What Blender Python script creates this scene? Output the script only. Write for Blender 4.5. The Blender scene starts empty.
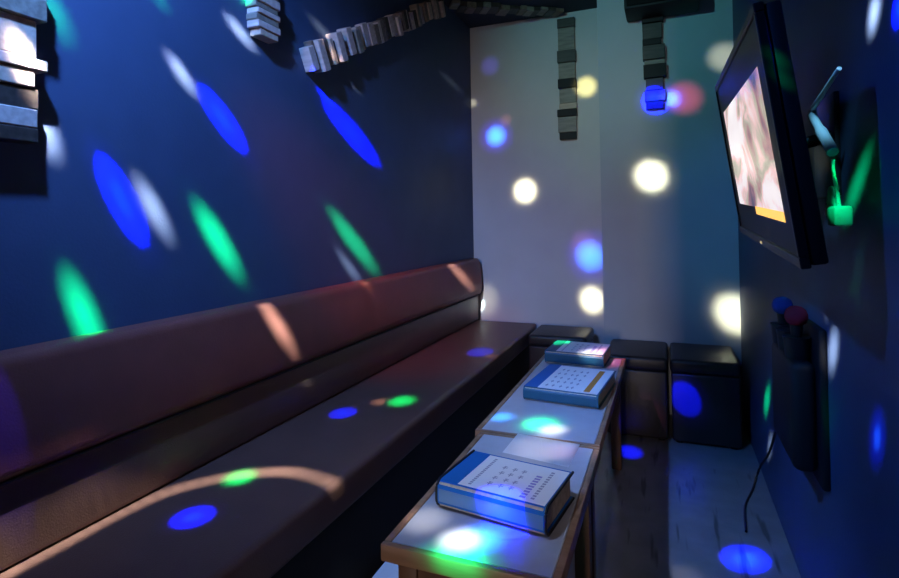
import bpy, bmesh, math, random
from mathutils import Vector, Matrix
random.seed(7)
PI = math.pi
sc = bpy.context.scene
COL = sc.collection

# ------------------------------------------------------------------ helpers
def mat(name, col, rough=.5, spec=.5, noise=0, nscale=20, bump=0, bscale=80, metallic=0, col2=None, coat=0):
    m = bpy.data.materials.new(name); m.use_nodes = True
    nt = m.node_tree; b = nt.nodes['Principled BSDF']
    b.inputs['Roughness'].default_value = rough
    b.inputs['Specular IOR Level'].default_value = spec
    b.inputs['Metallic'].default_value = metallic
    b.inputs['Coat Weight'].default_value = coat
    c = (*col, 1)
    tc = nt.nodes.new('ShaderNodeTexCoord')
    if noise or col2:
        n = nt.nodes.new('ShaderNodeTexNoise'); n.inputs['Scale'].default_value = nscale; n.inputs['Detail'].default_value = 5
        nt.links.new(tc.outputs['Object'], n.inputs['Vector'])
        r = nt.nodes.new('ShaderNodeValToRGB')
        r.color_ramp.elements[0].position = .3; r.color_ramp.elements[1].position = .7
        c2 = col2 or tuple(x*(1-noise) for x in col)
        r.color_ramp.elements[0].color = (*c2, 1); r.color_ramp.elements[1].color = c
        nt.links.new(n.outputs['Fac'], r.inputs['Fac']); nt.links.new(r.outputs['Color'], b.inputs['Base Color'])
    else:
        b.inputs['Base Color'].default_value = c
    if bump:
        n2 = nt.nodes.new('ShaderNodeTexNoise'); n2.inputs['Scale'].default_value = bscale; n2.inputs['Detail'].default_value = 3
        nt.links.new(tc.outputs['Object'], n2.inputs['Vector'])
        bp = nt.nodes.new('ShaderNodeBump'); bp.inputs['Strength'].default_value = bump; bp.inputs['Distance'].default_value = .004
        nt.links.new(n2.outputs['Fac'], bp.inputs['Height']); nt.links.new(bp.outputs['Normal'], b.inputs['Normal'])
    return m

def wood(name, c1, c2, scale=(40, 3, 40), rough=.45):
    m = bpy.data.materials.new(name); m.use_nodes = True
    nt = m.node_tree; b = nt.nodes['Principled BSDF']; b.inputs['Roughness'].default_value = rough
    tc = nt.nodes.new('ShaderNodeTexCoord'); mp = nt.nodes.new('ShaderNodeMapping'); mp.inputs['Scale'].default_value = scale
    n = nt.nodes.new('ShaderNodeTexNoise'); n.inputs['Scale'].default_value = 1; n.inputs['Detail'].default_value = 6
    r = nt.nodes.new('ShaderNodeValToRGB')
    r.color_ramp.elements[0].position = .35; r.color_ramp.elements[1].position = .65
    r.color_ramp.elements[0].color = (*c1, 1); r.color_ramp.elements[1].color = (*c2, 1)
    nt.links.new(tc.outputs['Object'], mp.inputs['Vector']); nt.links.new(mp.outputs['Vector'], n.inputs['Vector'])
    nt.links.new(n.outputs['Fac'], r.inputs['Fac']); nt.links.new(r.outputs['Color'], b.inputs['Base Color'])
    return m

def emit(name, col, s):
    m = bpy.data.materials.new(name); m.use_nodes = True
    b = m.node_tree.nodes['Principled BSDF']
    b.inputs['Base Color'].default_value = (0, 0, 0, 1)
    b.inputs['Emission Color'].default_value = (*col, 1); b.inputs['Emission Strength'].default_value = s
    return m

def add_box(bm, lo, hi, bev=0, seg=2, mtx=None):
    c = [(a+b)/2 for a, b in zip(lo, hi)]; s = [abs(b-a) for a, b in zip(lo, hi)]
    g = bmesh.ops.create_cube(bm, size=1)
    vs = g['verts']
    bmesh.ops.scale(bm, vec=s, verts=vs); bmesh.ops.translate(bm, vec=c, verts=vs)
    if bev:
        es = list({e for v in vs for e in v.link_edges})
        r = bmesh.ops.bevel(bm, geom=es, offset=bev, segments=seg, profile=.5, affect='EDGES')
        vs = list({v for f in r['faces'] for v in f.verts} | {v for v in vs if v.is_valid})
        seen = set(vs); stack = list(vs)
        while stack:
            v = stack.pop()
            for e in v.link_edges:
                w = e.other_vert(v)
                if w not in seen: seen.add(w); stack.append(w)
        vs = list(seen)
    if mtx is not None: bmesh.ops.transform(bm, matrix=mtx, verts=vs)
    return vs

def add_tube(bm, pts, r, n=10):
    pts = [Vector(p) for p in pts]; rings = []
    for i, p in enumerate(pts):
        d = (pts[min(i+1, len(pts)-1)] - pts[max(i-1, 0)]).normalized()
        a = d.cross(Vector((0, 0, 1)) if abs(d.z) < .9 else Vector((1, 0, 0))).normalized(); b = d.cross(a)
        rr = r[i] if isinstance(r, (list, tuple)) else r
        rings.append([bm.verts.new(p + (a*math.cos(2*PI*k/n) + b*math.sin(2*PI*k/n))*rr) for k in range(n)])
    for A, B in zip(rings, rings[1:]):
        for k in range(n): bm.faces.new((A[k], A[(k+1) % n], B[(k+1) % n], B[k]))
    bm.faces.new(rings[0][::-1]); bm.faces.new(rings[-1])

def add_lathe(bm, prof, base, axis, n=20):
    axis = Vector(axis).normalized(); base = Vector(base)
    add_tube(bm, [base + axis*h for r, h in prof], [max(r, .0004) for r, h in prof], n)

def smooth_pts(pts, k=6):
    P = [Vector(p) for p in pts]; out = []
    for i in range(len(P)-1):
        a, b, c, d = P[max(i-1, 0)], P[i], P[i+1], P[min(i+2, len(P)-1)]
        for j in range(k):
            t = j/k
            out.append(.5*((2*b) + (c-a)*t + (2*a-5*b+4*c-d)*t*t + (3*b-a-3*c+d)*t**3))
    out.append(P[-1]); return out

def add_prism(bm, prof, lo, hi, axis=1):
    """closed profile of (a, b) points in the two other axes swept along axis from lo to hi"""
    def P(a, b, t):
        return {0: (t, a, b), 1: (a, t, b), 2: (a, b, t)}[axis]
    A = [bm.verts.new(P(a, b, lo)) for a, b in prof]; B = [bm.verts.new(P(a, b, hi)) for a, b in prof]
    n = len(prof)
    for i in range(n): bm.faces.new((A[i], A[(i+1) % n], B[(i+1) % n], B[i]))
    bm.faces.new(A[::-1]); bm.faces.new(B)

def obj(name, bm, m, parent=None, smooth=False, origin=None):
    bmesh.ops.recalc_face_normals(bm, faces=bm.faces)
    if origin is not None: bmesh.ops.translate(bm, vec=[-x for x in origin], verts=bm.verts)
    me = bpy.data.meshes.new(name); bm.to_mesh(me); bm.free()
    for mm in (m if isinstance(m, (list, tuple)) else [m]): me.materials.append(mm)
    if smooth:
        me.polygons.foreach_set('use_smooth', [True]*len(me.polygons))
        me.set_sharp_from_angle(angle=math.radians(40))
    o = bpy.data.objects.new(name, me); COL.objects.link(o)
    if origin is not None: o.location = origin
    if parent is not None: o.parent = parent
    return o

def boxobj(name, lo, hi, m, parent=None, bev=0, seg=2):
    bm = bmesh.new(); add_box(bm, lo, hi, bev, seg); return obj(name, bm, m, parent, smooth=bool(bev))

def tag(o, label, cat, group=None):
    o['label'] = label; o['category'] = cat
    if group: o['group'] = group
    return o
def thing(name, label, cat, loc, rotz=0, group=None):
    o = bpy.data.objects.new(name, None); COL.objects.link(o); o.empty_display_size = .1
    o.location = loc; o.rotation_euler = (0, 0, rotz)
    return tag(o, label, cat, group)
def struct(name, lo, hi, m, bev=0):
    o = boxobj(name, lo, hi, m, None, bev); o['kind'] = 'structure'; return o
# ------------------------------------------------------------------ materials
M_navy = mat('navy_wall_paint', (.06, .09, .165), .55, .3, noise=.12, nscale=6, bump=.15, bscale=140)
M_white = mat('pale_wall_paint', (.66, .65, .64), .6, .3, noise=.06, nscale=5, bump=.1, bscale=120)
M_cool = mat('cool_grey_wall_paint', (.50, .54, .56), .6, .3, noise=.06, nscale=5, bump=.1, bscale=120)
M_ceil = mat('dark_ceiling_paint', (.035, .04, .06), .7, .2)
M_floor = mat('grey_floor_vinyl', (.20, .20, .21), .38, .45, noise=.25, nscale=9, bump=.08, bscale=30)
def add_dark_streaks(m):  # mixes dark stretched-noise streaks into the base colour
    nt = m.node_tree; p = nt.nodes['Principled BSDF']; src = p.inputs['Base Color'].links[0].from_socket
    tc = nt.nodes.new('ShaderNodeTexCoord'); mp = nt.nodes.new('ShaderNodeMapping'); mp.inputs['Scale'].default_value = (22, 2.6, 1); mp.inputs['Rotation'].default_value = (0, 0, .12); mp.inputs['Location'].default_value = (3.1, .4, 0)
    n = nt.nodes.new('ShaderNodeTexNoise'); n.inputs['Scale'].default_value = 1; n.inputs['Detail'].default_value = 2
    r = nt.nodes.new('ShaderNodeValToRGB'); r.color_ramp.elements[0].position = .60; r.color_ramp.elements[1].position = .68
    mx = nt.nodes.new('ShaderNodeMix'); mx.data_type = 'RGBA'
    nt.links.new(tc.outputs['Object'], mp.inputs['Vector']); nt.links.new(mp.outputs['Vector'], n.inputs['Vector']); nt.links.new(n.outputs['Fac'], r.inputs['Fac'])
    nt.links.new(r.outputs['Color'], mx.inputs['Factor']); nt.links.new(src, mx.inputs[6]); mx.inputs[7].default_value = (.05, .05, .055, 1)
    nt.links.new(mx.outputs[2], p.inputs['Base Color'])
add_dark_streaks(M_floor)
M_seat = mat('dark_brown_leatherette', (.125, .056, .04), .42, .45, noise=.15, nscale=12, bump=.25, bscale=220)
M_back = mat('red_brown_leatherette', (.23, .062, .045), .45, .4, noise=.15, nscale=10, bump=.25, bscale=220)
M_black = mat('black_bench_base', (.012, .011, .012), .6, .3)
M_stool = mat('black_brown_leatherette', (.020, .016, .017), .4, .45, noise=.15, nscale=14, bump=.25, bscale=220)
M_lam = mat('pale_grey_laminate', (.46, .47, .50), .32, .5, noise=.08, nscale=30)
M_edge = wood('brown_wood_edging', (.20, .10, .05), (.36, .20, .11), (3, 30, 30))
M_leg = wood('dark_brown_wood', (.09, .045, .028), (.15, .075, .045), (30, 30, 3))
M_blue = mat('blue_book_cover', (.01, .13, .42), .55, .2)
M_spine = mat('blue_grey_spine', (.10, .22, .40), .3, .5, coat=.3)
M_teal = mat('teal_book_cover', (.012, .085, .15), .45, .35)
M_trim = mat('black_cover_binding', (.008, .008, .012), .4, .4)
M_page = mat('cream_paper', (.55, .47, .36), .8, .2, noise=.3, nscale=90)
M_sheet = mat('white_paper', (.84, .84, .84), .7, .2)
M_ink = mat('grey_print', (.40, .40, .47), .7, .2)
M_inkv = mat('violet_print', (.36, .32, .62), .7, .2)
M_inko = mat('orange_print', (.65, .26, .05), .7, .2)
M_plast = mat('black_plastic', (.008, .008, .009), .4, .3)
M_matte = mat('matte_black_plastic', (.008, .008, .009), .6, .3)
M_screen = mat('dark_glossy_screen', (.010, .010, .012), .35, .05)
M_metal = mat('black_metal', (.02, .02, .022), .4, .5, metallic=.6)
M_cable = mat('pale_cable', (.6, .64, .66), .5, .4)
M_red = mat('red_foam', (.30, .02, .035), .95, .1, bump=.6, bscale=400)
M_bluef = mat('blue_foam', (.03, .06, .22), .95, .1, bump=.6, bscale=400)
M_box = mat('white_cardboard', (.62, .64, .66), .6, .3)
M_grille = mat('black_speaker_cloth', (.014, .014, .015), .9, .1, bump=.6, bscale=500)
TONES = [
    wood('silver_grey_wood', (.52, .39, .33), (.68, .54, .47), (8, 60, 60), .5),
    wood('pale_tan_wood', (.48, .35, .26), (.64, .49, .38), (8, 60, 60), .5),
    wood('mid_brown_wood', (.16, .11, .08), (.27, .19, .14), (8, 60, 60), .5),
    wood('dark_walnut_wood', (.035, .026, .02), (.07, .05, .04), (8, 60, 60), .5),
    wood('grey_brown_wood', (.20, .165, .13), (.31, .265, .21), (8, 60, 60), .5),
    mat('charred_wood', (.014, .012, .012), .6, .3),
]

# ------------------------------------------------------------------ the room
XL, XR, YB, YP, ZC, YF = -1.43, .385, 4.05, 3.62, 2.75, -1.1
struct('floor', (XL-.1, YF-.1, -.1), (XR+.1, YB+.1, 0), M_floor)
struct('ceiling', (XL-.1, YF-.1, ZC), (XR+.1, YB+.1, ZC+.1), M_ceil)
struct('wall_left', (XL-.1, YF-.1, 0), (XL, YB+.1, ZC), M_navy)
struct('wall_right', (XR, YF-.1, 0), (XR+.1, YB+.1, ZC), M_navy)
struct('wall_back', (XL, YB, 0), (-.398, YB+.1, ZC), M_white)
struct('wall_boxed_out', (-.398, YP, 0), (XR, YB+.1, ZC), M_cool)
# unseen wall behind the camera; opening added to shape the fill light
bm = bmesh.new()
add_box(bm, (XL, YF-.1, 0), (-.95, YF, ZC)); add_box(bm, (-.95, YF-.1, 2.12), (-.07, YF, ZC)); add_box(bm, (-.07, YF-.1, 0), (XR, YF, ZC))
o = obj('wall_front', bm, M_navy); o['kind'] = 'structure'

# ------------------------------------------------------------------ long bench with backrest along the left wall
SX = -.913
bench = thing('banquette_bench', 'long brown leatherette banquette bench with red-brown padded back along the blue wall', 'bench', (-1.15, 1.8, 0))
def child(name, bm, m, p, smooth=True):
    o = obj(name, bm, m, None, smooth); o.parent = p
    o.matrix_parent_inverse = Matrix.Translation(-Vector(p.location)) if not p.rotation_euler.z else (Matrix.Translation(p.location) @ Matrix.Rotation(p.rotation_euler.z, 4, 'Z')).inverted()
    return o
def childbox(name, lo, hi, m, p, bev=0, seg=2):
    bm = bmesh.new(); add_box(bm, lo, hi, bev, seg); return child(name, bm, m, p, bool(bev))
Y0, Y1 = -.9, 3.97
childbox('base', (XL+.005, Y0+.02, 0), (SX-.045, Y1-.02, .335), M_black, bench)
childbox('seat_cushion', (XL+.01, Y0, .335), (SX, Y1, .45), M_seat, bench, .022, 4)
# lower band of the backrest, then the padded upper panel that leans a little
bm = bmesh.new(); add_box(bm, (XL+.003, Y0, .452), (-1.368, Y1-.005, .645), .012, 3); child('lower_back_panel', bm, M_seat, bench)
bm = bmesh.new()
prof = []
r = .03
x0, x1, z0, z1 = XL+.002, -1.345, .650, .925
for k in range(7):
    a = PI/2*k/6; prof.append((x1-.012-r+r*math.cos(a), z1-r+r*math.sin(a)))
prof += [(x0, z1), (x0, z0), (x1-.02, z0), (x1-.004, z0+.015), (x1, z0+.05), (x1-.004, z0+.16)]
add_prism(bm, prof, Y0, Y1+.02, 1)
es = [e for e in bm.edges if abs(e.verts[0].co.y-(Y1+.02)) < 1e-5 and abs(e.verts[1].co.y-(Y1+.02)) < 1e-5 and not (e.verts[0].co.x < x0+.001 and e.verts[1].co.x < x0+.001)]
bmesh.ops.bevel(bm, geom=es, offset=.018, segments=4, profile=.5, affect='EDGES', clamp_overlap=True)
child('backrest', bm, M_back, bench)
bm = bmesh.new(); add_tube(bm, [(-1.361, Y0+.02, .647), (-1.361, Y1-.01, .647)], .0045, 8); child('piping', bm, M_black, bench)

# ------------------------------------------------------------------ cube stools along the end walls
def stool(lo, hi, label):
    c = ((lo[0]+hi[0])/2, (lo[1]+hi[1])/2)
    t = thing('cube_stool', label, 'stool', (c[0], c[1], 0), 0, 'cube stools along the end wall')
    childbox('box_body', (lo[0]+.006, lo[1]+.006, .012), (hi[0]-.006, hi[1]-.006, .375), M_stool, t, .012, 3)
    childbox('cushion', (lo[0], lo[1], .376), (hi[0], hi[1], .45), M_stool, t, .022, 4)
    for sx in (0, 1):
        for sy in (0, 1):
            x = (lo[0]+.04, hi[0]-.04)[sx]; y = (lo[1]+.04, hi[1]-.04)[sy]
            bm = bmesh.new(); add_lathe(bm, [(.018, 0), (.018, .014)], (x, y, 0), (0, 0, 1), 12); child('foot', bm, M_plast, t)
stool((-.885, 3.55), (-.50, 3.94), 'dark cube stool between bench end and low tables')
stool((-.352, 3.15), (-.018, 3.60), 'dark cube stool just right of the low tables')
stool((-.008, 3.15), (.335, 3.60), 'dark cube stool beside the right wall, blue light spot on front')

# ------------------------------------------------------------------ two low tables end to end
TZ = .52
def table(x0, x1, y0, y1, label):
    t = thing('low_table', label, 'table', ((x0+x1)/2, (y0+y1)/2, 0), 0, 'low tables standing end to end')
    childbox('tabletop', (x0+.018, y0+.018, TZ-.028), (x1-.018, y1-.018, TZ), M_lam, t, .0015, 1)
    bm = bmesh.new()
    add_box(bm, (x0, y0, TZ-.036), (x1, y0+.0175, TZ+.0008), .004, 2); add_box(bm, (x0, y1-.0175, TZ-.036), (x1, y1, TZ+.0008), .004, 2)
    add_box(bm, (x0, y0+.0175, TZ-.036), (x0+.0175, y1-.0175, TZ+.0008), .004, 2); add_box(bm, (x1-.0175, y0+.0175, TZ-.036), (x1, y1-.0175, TZ+.0008), .004, 2)
    child('wood_edging', bm, M_edge, t)
    bm = bmesh.new()
    a, b, c, d = x0+.035, x1-.035, y0+.035, y1-.035
    add_box(bm, (a, c, TZ-.085), (b, c+.02, TZ-.037)); add_box(bm, (a, d-.02, TZ-.085), (b, d, TZ-.037))
    add_box(bm, (a, c+.02, TZ-.085), (a+.02, d-.02, TZ-.037)); add_box(bm, (b-.02, c+.02, TZ-.085), (b, d-.02, TZ-.037))
    child('apron', bm, M_leg, t, False)
    for x in (a-.008, b-.037):
        for y in (c-.008, d-.037):
            bm = bmesh.new(); add_box(bm, (x, y, 0), (x+.045, y+.045, TZ-.037), .004, 2); child('leg', bm, M_leg, t)
table(-.583, -.203, 1.02, 1.683, 'nearer low table with pale top, thick song book and loose paper on it')
table(-.604, -.206, 1.688, 2.80, 'farther low table with pale top holding two song books')

# ------------------------------------------------------------------ song books
def book(name, cx, cy, w, d, h, rz, label, cover, spine, style):
    t = thing(name, label, 'book', (cx, cy, TZ+(.0048 if style == 1 else .0022)), rz, 'song books on the low tables')
    def ob(n, bm, m, par=t, smooth=False):
        return obj(n, bm, m, par, smooth)
    # C-shaped cover: bottom board, rounded spine facing the front wall, top board
    bm = bmesh.new(); th = .003; n = 8
    out = []; inn = []
    y0 = -d/2
    rr = h*.35
    outer = [(d/2, 0)] + [(y0+rr-rr*math.sin(PI/2*k/n), rr-rr*math.cos(PI/2*k/n)) for k in range(n+1)] + [(y0+rr-rr*math.cos(PI/2*k/n), h-rr+rr*math.sin(PI/2*k/n)) for k in range(n+1)] + [(d/2, h)]
    ri = rr-th
    inner = [(d/2, h-th)] + [(y0+th+ri-ri*math.sin(PI/2*k/n), h-th-ri+ri*math.cos(PI/2*k/n)) for k in range(n+1)] + [(y0+th+ri-ri*math.cos(PI/2*k/n), th+ri-ri*math.sin(PI/2*k/n)) for k in range(n+1)] + [(d/2, th)]
    L, R = -w/2, w/2
    pts = outer+inner; N = len(pts); no = len(outer)
    A = [bm.verts.new((L, y, z)) for y, z in pts]; B = [bm.verts.new((R, y, z)) for y, z in pts]
    for i in range(N): bm.faces.new((A[i], A[(i+1) % N], B[(i+1) % N], B[i]))
    for i in range(no-1):
        j = N-1-i
        for V in (A, B): bm.faces.new((V[i], V[i+1], V[j-1], V[j]))
    cov = ob('cover', bm, cover, smooth=True)
    bm = bmesh.new(); add_box(bm, (L+.004, y0+th+.002, th+.0005), (R-.006, d/2-.004, h-th-.0005), .002, 1)
    ob('page_block', bm, M_page)
    # spine face colour
    bm = bmesh.new(); add_box(bm, (L+.006, y0-.0006, rr*.75), (R-.006, y0+.0006, h-rr*.75)); ob('spine_strip', bm, spine)
    # black binding at both ends of the cover
    if style == 1:
        for X in (L, R):
            bm = bmesh.new(); add_tube(bm, [(X, y, z) for y, z in outer], .0035, 6)
            ob('binding', bm, M_trim, smooth=True)
    # title sheet on the top board, blue strip of the cover stays visible on its left
    zs = h+.0004
    sx0, sx1, sy0, sy1 = L+w*.19, R-.006, y0+.012, d/2-.006
    sbm = bmesh.new(); add_box(sbm, (sx0, sy0, h), (sx1, sy1, zs)); MI = {M_ink: 1, M_inkv: 2}
    def marks(nm, m, rects):
        bm = sbm if m in MI else bmesh.new()
        for a, b, c, e in rects:
            X0 = sx0+(sx1-sx0)*a; X1 = sx0+(sx1-sx0)*b; Q0 = sy0+(sy1-sy0)*c; Q1 = sy0+(sy1-sy0)*e
            vs_ = add_box(bm, (X0, Q0, zs-.0001), (X1, Q1, zs+.0003))
            if m in MI:
                for f_ in {f for v in vs_ for f in v.link_faces}: f_.material_index = MI[m]
        if m not in MI: extra.append((nm, bm, m))
    rnd = random.Random(int(cx*1000)); extra = []
    R_ = []
    if style in (1, 3):
        for k in range(16): # a column of fine print along the left
            c = .06+k*.055; R_.append((.10, .135, c, c+.035))
        for i in range(3):
            for j in range(4): # glyph-like strokes of the title
                a = .28+i*.12+rnd.uniform(-.01, .01); c = .2+j*.17
                R_ += [(a, a+.06, c, c+.016), (a+.02, a+.032, c-.04, c+.06), (a+.01, a+.055, c+.04, c+.052)]
        marks('lettering', M_ink, R_)
        V = []
        for k in range(9):
            c = .06+k*.075; V.append((.70, .765, c, c+.045))
        marks('violet_lettering', M_inkv, V)
        V = [(.82, .86, .08+k*.07, .12+k*.07) for k in range(12)]
        marks('fine_lettering', M_ink, V)
    else:
        for i in range(5):
            for j in range(5):
                a = .10+i*.11+rnd.uniform(-.02, .02); c = .1+j*.17+rnd.uniform(-.02, .02)
                R_ += [(a, a+.045, c, c+.03), (a+.015, a+.03, c-.03, c+.06)]
        marks('lettering', M_ink, R_)
        marks('orange_label', M_inko, [(.76, .86, .05, .92)])
    sh = ob('title_sheet', sbm, [M_sheet, M_ink, M_inkv])
    if style == 2:
        bm = bmesh.new(); add_box(bm, (L+.002, y0+.012, h-.0002), (sx0-.0005, d/2-.002, zs)); ob('blue_band', bm, M_blue)
    for nm, bm, m in extra: obj(nm, bm, m, sh)
    return t
book('song_book', -.377, 1.268, .272, .195, .062, math.radians(-8), 'thick blue song book nearest the camera, black binding, on nearer table', M_blue, M_spine, 1)
book('song_book', -.37, 2.19, .282, .36, .052, math.radians(-5), 'blue song book with orange strip on its cover, on farther table', M_teal, M_teal, 2)
book('song_book', -.418, 2.70, .275, .25, .06, math.radians(-3), 'song book at the far end of the tables, behind the orange-striped one', M_teal, M_teal, 3)

# loose sheet of paper
bm = bmesh.new()
Q = [(-.468, 1.547), (-.269, 1.514), (-.262, 1.676), (-.462, 1.70)]
lo = []; hi = []
nx = ny = 6
def bil(u, v):
    a = Vector(Q[0]).lerp(Vector(Q[1]), u); b = Vector(Q[3]).lerp(Vector(Q[2]), u); return a.lerp(b, v)
g = [[bm.verts.new((*bil(i/nx, j/ny), TZ+.0018+.0022*((i/nx)**2)*((j/ny)**2))) for i in range(nx+1)] for j in range(ny+1)]
for j in range(ny):
    for i in range(nx): bm.faces.new((g[j][i], g[j][i+1], g[j+1][i+1], g[j+1][i]))
r_ = bmesh.ops.solidify(bm, geom=bm.faces[:], thickness=.0004)
tag(obj('paper_sheet', bm, M_sheet, None, True), 'loose white sheet of paper behind the nearest book', 'paper')

# pale box under the near end of the table
bx = thing('cardboard_box', 'pale white box on the floor under the near table', 'box', (-.608, 1.33, 0))
bm = bmesh.new(); add_box(bm, (-.15, -.10, .001), (.10, .10, .22), .004, 2); obj('body', bm, M_box, bx, True)
bm = bmesh.new(); add_box(bm, (-.154, -.104, .196), (.104, .104, .25), .004, 2); obj('lid', bm, M_box, bx, True)

# ------------------------------------------------------------------ strips and ribbon of stacked wood blocks on the walls
def block(par, c, u, v, n, lu, lv, t, m, off=.0):
    """one block: centre c on the surface, half sizes along u (across), v (along), thickness t along n"""
    bm = bmesh.new()
    add_box(bm, (-lu, -lv, off), (lu, lv, t), .0025, 1)
    X = Matrix((( u[0], v[0], n[0], c[0]), (u[1], v[1], n[1], c[1]), (u[2], v[2], n[2], c[2]), (0, 0, 0, 1)))
    bmesh.ops.transform(bm, matrix=X, verts=bm.verts)
    return child('block', bm, m, par, False)

def strip(par, top, v, u, n, specs, half=.0625, seed=0):
    """blocks laid one after another from top along v; specs = (length, tone, thickness, across shift, across scale)"""
    top, v, u, n = Vector(top), Vector(v), Vector(u), Vector(n)
    s = 0
    for ln, tone, t, sh, k in specs:
        c = top + v*(s+ln/2) + u*sh
        block(par, c, u, v, n, half*k, ln/2-.0008, t, TONES[tone]); s += ln
    return s

def rand_specs(total, seed, lens=(.025, .07), tones=(0, 1, 2, 3, 4), ts=(.02, .055), sh=.012):
    r = random.Random(seed); out = []; s = 0; last = -1
    while s < total-.02:
        l = min(r.uniform(*lens), total-s)
        if total-s-l < .02: l = total-s
        t = r.choice([q for q in tones if q != last]); last = t
        out.append((l, t, r.uniform(*ts), r.uniform(-sh, sh), r.uniform(.82, 1.05))); s += l
    return out

# near vertical strip at the left edge: bottom blocks follow the photograph, the rest runs up to the ceiling
s1 = thing('hanging_wood_strip', 'vertical strip of stacked wood blocks nearest the camera, cut by left frame edge', 'wall decoration', (XL, .772, 1.40), 0, 'strips of stacked wood blocks')
low = [(.062, 0, .05, .008, 1.05), (.055, 4, .06, .004, 1.05), (.09, 1, .05, -.010, .98), (.028, 0, .055, .006, 1.08), (.042, 1, .05, -.012, .95), (.05, 3, .045, -.004, 1.0), (.045, 0, .05, -.008, .98), (.035, 3, .05, -.006, .97)]
tot = sum(a[0] for a in low)
up = rand_specs(ZC-.004-(1.405+tot), 3, (.035, .08))
strip(s1, (XL, .772, ZC-.003), (0, 0, -1), (0, 1, 0), (1, 0, 0), up+low)
# second vertical strip
s2 = thing('hanging_wood_strip', 'short end of a wood block strip hanging at the top of the blue wall', 'wall decoration', (XL, 1.63, 1.91), 0, 'strips of stacked wood blocks')
low = [(.03, 2, .05, 0, 1), (.035, 0, .055, .002, 1.03), (.022, 4, .05, -.004, .98), (.022, 0, .055, .004, 1.0), (.024, 4, .05, 0, 1.0), (.028, 0, .055, .004, 1.0), (.026, 1, .05, .008, .8)]
tot = sum(a[0] for a in low)
up = rand_specs(ZC-.004-(1.908+tot), 5, (.03, .07))
strip(s2, (XL, 1.63, ZC-.003), (0, 0, -1), (0, 1, 0), (1, 0, 0), up+low)
# ribbon that climbs the left wall, crosses the ceiling corner and drops down the pale wall
rb = thing('wood_block_ribbon', 'long ribbon of wood blocks climbing the blue wall and dropping down the pale back wall', 'wall decoration', (XL, 2.6, 2.3))
d = Vector((0, 1.56, .80)); ln = d.length; d.normalize()
acr = Vector((0, d.z, -d.y))
low = [(.045, 0, .05, .004, .85), (.022, 2, .04, -.012, .9), (.048, 0, .06, .006, 1.12), (.03, 2, .045, -.004, .9), (.03, 2, .04, .0, .85), (.028, 1, .05, .008, .95), (.026, 3, .04, .012, .8), (.05, 0, .06, .0, 1.1), (.022, 2, .045, .02, .95), (.03, 3, .03, 0, .8), (.05, 0, .055, -.008, 1.05), (.03, 2, .04, .006, .9)]
tot = sum(a[0] for a in low)
strip(rb, (XL, 1.895, 1.905), d, acr, (1, 0, 0), low+rand_specs(ln-tot, 11, (.03, .06), (0, 1, 2, 2, 4, 3), (.03, .06), .012), .06)
a = Vector((XL+.04, 3.53, ZC-.001)); b = Vector((-.70, 4.0, ZC-.001)); d = (b-a); ln = d.length; d.normalize()
strip(rb, a, d, (-d.y, d.x, 0), (0, 0, -1), rand_specs(ln, 12, (.04, .08), (2, 3, 4, 3), (.02, .045)), .062)
drop = [(.07, 3, .04, 0, 1), (.17, 4, .035, 0, .95), (.09, 3, .05, 0, 1.05), (.12, 4, .035, 0, .95), (.07, 5, .05, 0, 1.02), (.11, 4, .035, .003, .95), (.045, 1, .04, .004, 1), (.055, 5, .05, -.004, 1.1), (.115, 4, .04, -.004, 1.05), (.055, 5, .045, 0, .95), (.0, 4, 0, 0, 1)][:10]
tot = sum(a[0] for a in drop)
strip(rb, (-.667, YB, ZC-.05), (0, 0, -1), (1, 0, 0), (0, -1, 0), [(.03, 4, .03, 0, 1)]*0 + drop + [(ZC-.05-tot-1.84, 4, .035, .002, .9)], .064)
# strip on the boxed-out wall
s5 = thing('hanging_wood_strip', 'dark strip of stacked wood blocks on the pale wall under the black speaker', 'wall decoration', (-.055, YP, 1.885), 0, 'strips of stacked wood blocks')
sp5 = [(.06, 5, .05, -.006, 1.05), (.10, 3, .035, -.01, .95), (.04, 5, .045, -.014, .9), (.09, 3, .05, -.004, 1.08), (.03, 4, .035, .0, 1.0), (.085, 5, .05, 0, 1.1), (.075, 3, .035, -.003, .85), (.07, 3, .04, -.002, 1.0), (.05, 5, .04, -.004, .85)]
tot = sum(a[0] for a in sp5)
strip(s5, (-.055, YP, 1.885+tot), (0, 0, -1), (1, 0, 0), (0, -1, 0), sp5, .06)

# ------------------------------------------------------------------ black speaker high in the corner above that strip
sp = thing('wall_speaker', 'black speaker cabinet high on the pale wall near the ceiling', 'speaker', (.0, 3.5, 2.45))
childbox('cabinet', (-.215, 3.37, 2.455), (.20, YP-.012, 2.72), M_matte, sp, .01, 2)
childbox('grille', (-.20, 3.357, 2.47), (.185, 3.37, 2.705), M_grille, sp, .004, 2)
childbox('wall_bracket', (-.06, YP-.012, 2.5), (.06, YP, 2.68), M_metal, sp)

# ------------------------------------------------------------------ television on the right wall
tv = thing('television', 'wall-mounted flat television tilted down on the right wall, screen lit', 'television', (.201, 1.64, 1.38))
TV = Matrix.Translation((.201, 1.64, 1.38)) @ Matrix.Rotation(math.radians(-8.05), 4, 'Y')
tv.rotation_euler = (math.radians(3.1), math.radians(-8.05), math.radians(-.6))
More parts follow.
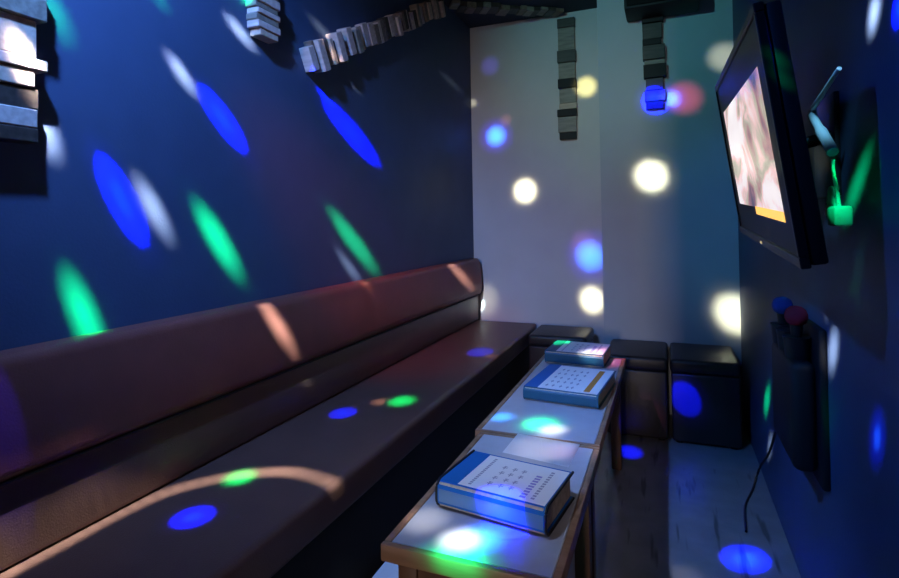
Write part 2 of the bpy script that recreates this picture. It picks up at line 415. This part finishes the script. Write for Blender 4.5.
# local frame: x away from the viewer towards the wall, y along the wall, z up
def tvbox(name, lo, hi, m, par=tv, bev=0):
    bm = bmesh.new(); add_box(bm, lo, hi, bev, 2); return obj(name, bm, m, par, bool(bev))
HW, HH = .463, .256
tvbox('back_shell', (.012, -HW+.004, -HH+.004), (.042, HW-.004, HH-.004), M_matte, bev=.006)
tvbox('rear_housing', (.042, -.30, -.20), (.072, .30, .12), M_matte, bev=.01)
bm = bmesh.new()
for lo, hi in (((-.006, -HW, HH-.018), (.0118, HW, HH)), ((-.006, -HW, -HH), (.0118, HW, -HH+.022)), ((-.006, -HW, -HH+.022), (.0118, -HW+.016, HH-.018)), ((-.006, HW-.016, -HH+.022), (.0118, HW, HH-.018))):
    add_box(bm, lo, hi, .002, 1)
obj('bezel', bm, M_plast, tv)
scr = tvbox('screen', (-.002, -HW+.0162, -HH+.0222), (.0116, HW-.0162, HH-.0182), M_screen)
# the lit moving picture: soft blotches of white, pink and dull green
def picture_mat():
    m = bpy.data.materials.new('lit_picture'); m.use_nodes = True; nt = m.node_tree; b = nt.nodes['Principled BSDF']
    b.inputs['Base Color'].default_value = (0, 0, 0, 1); b.inputs['Roughness'].default_value = .2
    tc = nt.nodes.new('ShaderNodeTexCoord'); mp = nt.nodes.new('ShaderNodeMapping'); mp.inputs['Scale'].default_value = (1, 3.2, 5.5); mp.inputs['Location'].default_value = (0, .7, .35)
    n = nt.nodes.new('ShaderNodeTexNoise'); n.inputs['Scale'].default_value = 1.1; n.inputs['Detail'].default_value = 4; n.inputs['Distortion'].default_value = .8
    r = nt.nodes.new('ShaderNodeValToRGB'); e = r.color_ramp.elements
    e[0].position = .30; e[0].color = (.05, .06, .12, 1); e[1].position = .72; e[1].color = (1, .93, .95, 1)
    for p, c in ((.40, (.42, .20, .22)), (.46, (.45, .42, .33)), (.52, (.85, .55, .55)), (.58, (.9, .82, .84))):
        q = e.new(p); q.color = (*c, 1)
    nt.links.new(tc.outputs['Object'], mp.inputs['Vector']); nt.links.new(mp.outputs['Vector'], n.inputs['Vector'])
    nt.links.new(n.outputs['Fac'], r.inputs['Fac']); nt.links.new(r.outputs['Color'], b.inputs['Emission Color'])
    b.inputs['Emission Strength'].default_value = 1.0
    return m
pb = bmesh.new(); add_box(pb, (-.0027, -.372, -.152), (-.0021, .362, .152)); obj('lit_picture', pb, picture_mat(), scr)
pb = bmesh.new(); add_box(pb, (-.0029, -.372, -.172), (-.0021, .02, -.1502)); obj('orange_caption_bar', pb, emit('orange_caption_light', (1, .55, .12), 1.3), scr)
tvbox('logo_lamp', (-.0075, -.012, -HH+.006), (-.006, .012, -HH+.012), emit('standby_light', (.9, .7, .3), .6))

mt = thing('television_wall_mount', 'black bracket holding the television to the right wall', 'wall mount', (XR, 1.64, 1.38))
childbox('wall_plate', (XR-.012, 1.54, 1.25), (XR, 1.74, 1.50), M_metal, mt, .003)
for y in (1.57, 1.71):
    bm = bmesh.new(); add_tube(bm, [(XR-.012, y, 1.40), (.31, y, 1.385), (.283, y, 1.37)], .011, 10); child('arm', bm, M_metal, mt)
# white cables and plug at the near end behind the television
bm = bmesh.new()
add_tube(bm, smooth_pts([(.345, 1.375, 1.515), (.33, 1.46, 1.475), (.325, 1.52, 1.45), (.328, 1.46, 1.395), (.335, 1.40, 1.34)]), [.005]*6+[.006]*6+[.009]*6+[.012]*7, 10)
o = obj('television_cable', bm, M_cable, None, True); tag(o, 'pale looping cable behind the television at its near end', 'cable')
ad = thing('power_adapter', 'small pale power adapter hanging below the cable beside the television', 'adapter', (.335, 1.365, 1.2))
childbox('body', (.318, 1.335, 1.18), (.352, 1.39, 1.222), M_cable, ad, .006, 2)
bm = bmesh.new(); add_tube(bm, smooth_pts([(.335, 1.365, 1.221), (.335, 1.375, 1.25), (.335, 1.40, 1.30), (.335, 1.40, 1.325)]), .004, 8); child('cord', bm, M_cable, ad)
bm = bmesh.new(); add_tube(bm, smooth_pts([(.335, 1.385, 1.222), (.335, 1.42, 1.262), (.335, 1.44, 1.225), (.335, 1.455, 1.205)]), .006, 8); child('lead', bm, M_cable, ad)

# ------------------------------------------------------------------ black wall rack with two microphones under the television
rk = thing('hanging_microphone_rack', 'black wall rack below the television holding two foam-topped microphones', 'rack', (XR, 1.86, .45))
childbox('back_panel', (XR-.02, 1.71, .47), (XR, 2.09, .90), M_matte, rk, .008, 3)
childbox('holder_box', (.305, 1.74, .50), (XR-.0202, 2.06, .80), M_matte, rk, .02, 3)
for y in (1.80, 1.90, 2.0):
    bm = bmesh.new(); add_lathe(bm, [(.03, 0), (.034, .05), (.036, .06)], (.332, y, .802), (0, 0, 1), 16); child('cup', bm, M_plast, rk)
def mic(y, foam, label):
    t = thing('microphone', label, 'microphone', (.332, y, .865), 0, 'microphones in the wall rack')
    bm = bmesh.new(); add_lathe(bm, [(.014, -.002), (.016, .02), (.017, .03)], (.332, y, .865), (0, 0, 1), 14); child('handle', bm, M_plast, t)
    bm = bmesh.new(); add_lathe(bm, [(.016, .030), (.024, .036), (.029, .048), (.029, .060), (.024, .073), (.014, .081), (0, .084)], (.332, y, .865), (0, 0, 1), 18); child('foam_cover', bm, foam, t)
mic(1.80, M_red, 'microphone with red foam cover in the wall rack')
mic(2.0, M_bluef, 'microphone with blue foam cover in the wall rack')
bm = bmesh.new(); add_tube(bm, smooth_pts([(.372, 2.30, .50), (.365, 2.55, .25), (.355, 2.75, .10), (.32, 2.72, .008), (.27, 2.55, .006), (.25, 2.35, .006)]), .005, 8)
tag(obj('black_cable', bm, M_plast, None, True), 'thin black cable trailing down the right wall onto the floor', 'cable')

# ------------------------------------------------------------------ camera
cam = bpy.data.cameras.new('camera'); co = bpy.data.objects.new('camera', cam); COL.objects.link(co); sc.camera = co
F, TH, PI_, RO, CY = 541.8, .383, -.017, -.017, 214.
fw = Vector((-math.sin(TH)*math.cos(PI_), math.cos(TH)*math.cos(PI_), -math.sin(PI_)))
rt = Vector((math.cos(TH), math.sin(TH), 0)); upv = rt.cross(fw)
rt, upv = rt*math.cos(RO)+upv*math.sin(RO), upv*math.cos(RO)-rt*math.sin(RO)
bk = -fw
co.matrix_world = Matrix(((rt.x, upv.x, bk.x, 0), (rt.y, upv.y, bk.y, 0), (rt.z, upv.z, bk.z, 1.2), (0, 0, 0, 1)))
cam.sensor_width = 36; cam.lens = F/899*36; cam.shift_y = -(289-CY)/899; cam.clip_start = .02

# ------------------------------------------------------------------ light
LAMP = Vector((-.94, .354, 2.56))
def spot(tgt, ang, col, I, blend=.3, rad=.006, src=LAMP, name='spot_beam'):
    l = bpy.data.lights.new(name, 'SPOT'); l.energy = I*4*PI; l.color = col; l.spot_size = max(ang, .0175); l.spot_blend = blend; l.shadow_soft_size = rad
    o = bpy.data.objects.new(name, l); COL.objects.link(o); o.location = src
    o.rotation_euler = (Vector(tgt)-Vector(src)).to_track_quat('-Z', 'Y').to_euler()
    return o
SPOTS = [
    (-1.430, 1.448, 1.579, 'blue', 0.060),
    (-1.430, 2.268, 1.658, 'blue', 0.062),
    (-1.430, 1.071, 1.287, 'blue', 0.060),
    (-1.355, 0.723, 0.775, 'blued', 0.060),
    (-1.430, 1.425, 1.156, 'green', 0.050),
    (-1.430, 2.290, 1.116, 'green', 0.048),
    (-1.430, 0.965, 0.972, 'green', 0.042),
    (-1.430, 0.884, 1.758, 'gsoft', 0.075),
    (-1.430, 1.182, 1.916, 'gsoft', 0.040),
    (-1.430, 1.591, 2.039, 'green', 0.030),
    (-1.430, 1.282, 1.691, 'white', 0.036),
    (-1.430, 1.538, 1.909, 'white', 0.036),
    (-1.430, 1.173, 1.261, 'white', 0.042),
    (-1.430, 2.046, 2.082, 'wfaint', 0.026),
    (-1.430, 3.641, 2.216, 'wfaint', 0.020),
    (-1.430, 2.251, 0.992, 'white', 0.024),
    (-1.430, 0.859, 1.467, 'white', 0.050),
    (-1.380, 0.795, 1.582, 'warm', 0.050),
    (-1.380, 2.072, 1.969, 'warm', 0.020),
    (-1.380, 1.899, 1.857, 'blue', 0.022),
    (-1.355, 1.647, 0.808, 'wstreak', 0.034),
    (-1.355, 3.618, 0.794, 'wstreak2', 0.030),
    (-1.355, 2.236, 0.951, 'wfaint', 0.020),
    (-1.220, 1.854, 0.450, 'blue', 0.042),
    (-1.159, 1.061, 0.450, 'blue', 0.050),
    (-1.062, 2.062, 0.450, 'green', 0.046),
    (-1.145, 2.020, 0.450, 'wfaint', 0.030),
    (-1.207, 1.279, 0.450, 'green', 0.044),
    (-1.028, 2.989, 0.450, 'blue', 0.044),
    (-0.934, 2.920, 0.450, 'warm', 0.026),
    (-0.553, 1.831, 0.520, 'cyan', 0.030),
    (-0.414, 1.810, 0.520, 'greenhot', 0.045),
    (-0.366, 1.771, 0.520, 'whitehot', 0.042),
    (-0.390, 1.112, 0.520, 'cyan', 0.045),
    (-0.429, 1.093, 0.520, 'whitehot', 0.045),
    (-0.534, 1.138, 0.520, 'dim', 0.060),
    (-0.412, 1.016, 0.520, 'greenhot', 0.055),
    (-0.372, 1.618, 0.520, 'dim', 0.090),
    (-0.362, 1.170, 0.565, 'blue', 0.050),
    (-0.246, 2.719, 0.520, 'pink', 0.050),
    (-0.305, 1.612, 0.520, 'pinksoft', 0.050),
    (-0.536, 2.789, 0.582, 'green', 0.030),
    (-0.343, 2.605, 0.582, 'whitehot', 0.045),
    (-0.315, 2.677, 0.582, 'vio', 0.070),
    (-1.007, 4.050, 1.436, 'warm2', 0.056),
    (-1.230, 4.050, 1.874, 'cyanb', 0.045),
    (-0.533, 4.050, 0.944, 'cyanb', 0.055),
    (-0.574, 4.050, 1.016, 'pinksoft', 0.060),
    (-0.525, 4.050, 0.624, 'warm2', 0.052),
    (-1.352, 4.050, 0.593, 'wfaint2', 0.070),
    (-0.536, 4.050, 2.182, 'yel', 0.050),
    (-1.414, 4.050, 2.151, 'wfaint2', 0.020),
    (-1.268, 4.050, 2.428, 'bfaint', 0.050),
    (-1.146, 4.050, 1.992, 'pinksoft', 0.030),
    (-0.092, 3.620, 1.474, 'warm2', 0.066),
    (0.351, 3.620, 0.632, 'warm2', 0.064),
    (0.034, 3.620, 1.946, 'cyanb', 0.032),
    (-0.053, 3.620, 1.942, 'blue', 0.050),
    (0.108, 3.620, 1.945, 'pink', 0.070),
    (0.333, 3.620, 2.169, 'wfaint2', 0.060),
    (0.063, 3.150, 0.249, 'blues', 0.042),
    (0.190, 2.236, 1.685, 'blue', 0.030),
    (-0.209, 2.962, 0.000, 'blue_b', 0.042),
    (0.225, 2.170, 0.000, 'blue', 0.046),
    (0.224, 2.164, 0.000, 'cyan', 0.024),
    (0.011, 1.981, 0.000, 'dim', 0.050),
    (-0.140, 3.150, 0.136, 'redfaint', 0.060),
    (0.385, 1.439, 1.262, 'green_c', 0.030),
    (0.385, 1.353, 0.748, 'blue2', 0.026),
    (0.385, 1.659, 0.858, 'white', 0.035),
    (0.385, 2.730, 0.402, 'green', 0.030),
    (0.385, 2.683, 0.220, 'white', 0.024),
    (0.385, 1.862, 0.481, 'cyanf', 0.020),
    (0.385, 1.297, 1.601, 'white', 0.035),
    (0.385, 1.175, 1.568, 'blue', 0.030),
    (0.330, 1.362, 1.203, 'green_b', 0.050),
    (0.204, 1.177, 1.493, 'glint', 0.014),
    (0.210, 1.177, 1.458, 'glint', 0.014),
    (0.330, 1.459, 1.409, 'cyan_b', 0.100),
    (0.190, 1.501, 1.195, 'wfaint', 0.015),
]
ARC = [
    (-1.360, 0.732, 0.465),
    (-1.360, 0.851, 0.453),
    (-1.360, 0.990, 0.456),
    (-1.334, 1.142, 0.450),
    (-1.244, 1.266, 0.450),
    (-1.152, 1.333, 0.450),
    (-1.052, 1.362, 0.450),
    (-0.895, 1.339, 0.450),
]
ADDED_SRC = Vector((.12, .5, 2.56))   # added beam origin, for spots the table and television would block
ADDED_SRC_NEAR = Vector((-.1, -.1, 2.4))  # another added beam origin, set to clear the television's near end
# kind: list of (relative angle, colour, intensity, blend)
KIND = {
    'blue':  [(1.0, (.001, .004, 1), 600, .12), (1.7, (.02, .01, 1), 14, 1), (.55, (.0, .06, 1), 160, 1)],
    'blued': [(1.0, (.02, .01, 1), 45, .5)],
    'green_c': [(1.0, (0, 1, .22), 260, .9)], 'glint': [(1.0, (0, 1, .3), 22, 1)],
    'dim': [(1.0, (1, .95, .95), 13, 1)],
    'green_b': [(1.0, (0, 1, .3), 20, .8)], 'cyan_b': [(1.0, (.2, .65, 1), 9, 1)],
    'wstreak2': [(1.0, (.62, .95, .95), 1000, .9)],
    'blues': [(1.0, (.002, .006, 1), 1300, .4), (1.7, (.02, .01, 1), 60, 1)],
    'blue_b': [(1.0, (.002, .006, 1), 300, .8)],
    'greenhot': [(1.0, (.0, 1, .25), 150, .9), (1.7, (0, 1, .45), 20, 1)],
    'blue2': [(1.6, (.004, .01, 1), 70, 1), (.6, (.02, .16, 1), 160, 1)],
    'green': [(1.0, (.0, 1, .22), 560, .9), (1.8, (0, 1, .35), 6, 1)],
    'gsoft': [(1.0, (.0, 1, .30), 45, 1)],
    'white': [(1.0, (1, 1, 1), 230, 1)],
    'wfaint': [(1.0, (1, .9, .75), 70, 1)],
    'wfaint2': [(1.0, (1, .95, .7), 28, 1)],
    'warm':  [(1.0, (1, .75, .5), 55, 1)],
    'wstreak': [(1.0, (.62, .95, .95), 480, .9)],
    'warm2': [(1.0, (1, .93, .62), 190, 1), (1.5, (1, .85, .5), 10, 1)],
    'yel':   [(1.0, (1, .9, .30), 70, .9)],
    'cyan':  [(1.0, (.02, .25, 1), 90, .3), (.8, (.03, .45, 1), 45, 1)],
    'cyanf': [(1.0, (.2, .6, 1), 18, 1)],
    'cyanb': [(1.0, (.03, .15, 1), 130, .25), (1.9, (.08, .01, 1), 26, 1), (.8, (.02, .5, .9), 70, 1)],
    'bfaint': [(1.0, (.15, .1, 1), 12, 1)],
    'whitehot': [(1.0, (1, 1, 1), 70, 1)],
    'pink':  [(1.0, (1, .12, .25), 28, 1)],
    'pinksoft': [(1.0, (1, .35, .35), 8, 1)],
    'redfaint': [(1.0, (1, .05, .06), 16, 1)],
    'vio':   [(1.0, (.45, .25, 1), 12, 1)],
}
for x, y, z, k, a in SPOTS:
    for ra, col, I, bl in KIND[k]:
        spot((x, y, z), a*ra, col, I, bl, src=ADDED_SRC if k.endswith('_b') else ADDED_SRC_NEAR if k == 'green_c' else LAMP, rad=.006 if 'blue' in k or k == 'glint' else .02)  # a few kinds start from the added origins, the rest from the party lamp
# curved row of warm dots across the seat
pts = smooth_pts(ARC, 4)
for p in pts: spot(p, .037, (.85, .98, .95), 46, 1)

# wide coloured washes from the same lamp
spot((-1.43, 1.4, 1.5), 1.5, (.12, .33, 1), 21.0, 1, .04, name='party_lamp_wash')
spot((-.2, 4.05, 2.4), .7, (.22, .9, 1), 6.0, 1, .04, name='party_lamp_wash')
spot((.3, 2.4, 0), .5, (.06, .26, 1), 17.0, 1, .04, name='party_lamp_wash')
spot((.5, 3.62, 1.1), .40, (.10, .45, 1), 8.0, 1, .04, name='party_lamp_wash')
spot((.385, 1.2, 1.0), .7, (.04, .20, 1), 6.0, 1, .04, name='party_lamp_wash')
spot((-1.35, 2.7, .75), .42, (1, .12, .06), 12.0, 1, .04, name='party_lamp_wash')
spot((-.38, 1.6, .5), .6, (.45, .6, 1), 7.0, 1, .04, name='party_lamp_wash')
# added warm fill from an unseen source, let in by the front wall's opening
l = bpy.data.lights.new('rear_fill_light', 'AREA'); l.shape = 'RECTANGLE'; l.size = .26; l.size_y = .9; l.energy = 115; l.color = (1, .84, .78)
o = bpy.data.objects.new('rear_fill_light', l); COL.objects.link(o); o.location = (-.11, -6, 1.75)
o.rotation_euler = (Vector((-.5, 3.0, .9))-Vector(o.location)).to_track_quat('-Z', 'Y').to_euler()
w = bpy.data.worlds.new('world'); sc.world = w; w.use_nodes = True
w.node_tree.nodes['Background'].inputs['Color'].default_value = (.02, .03, .06, 1); w.node_tree.nodes['Background'].inputs['Strength'].default_value = .2
vs = sc.view_settings; vs.view_transform = 'Standard'; vs.look = 'None'; vs.gamma = 1; vs.exposure = 0; vs.use_curve_mapping = False
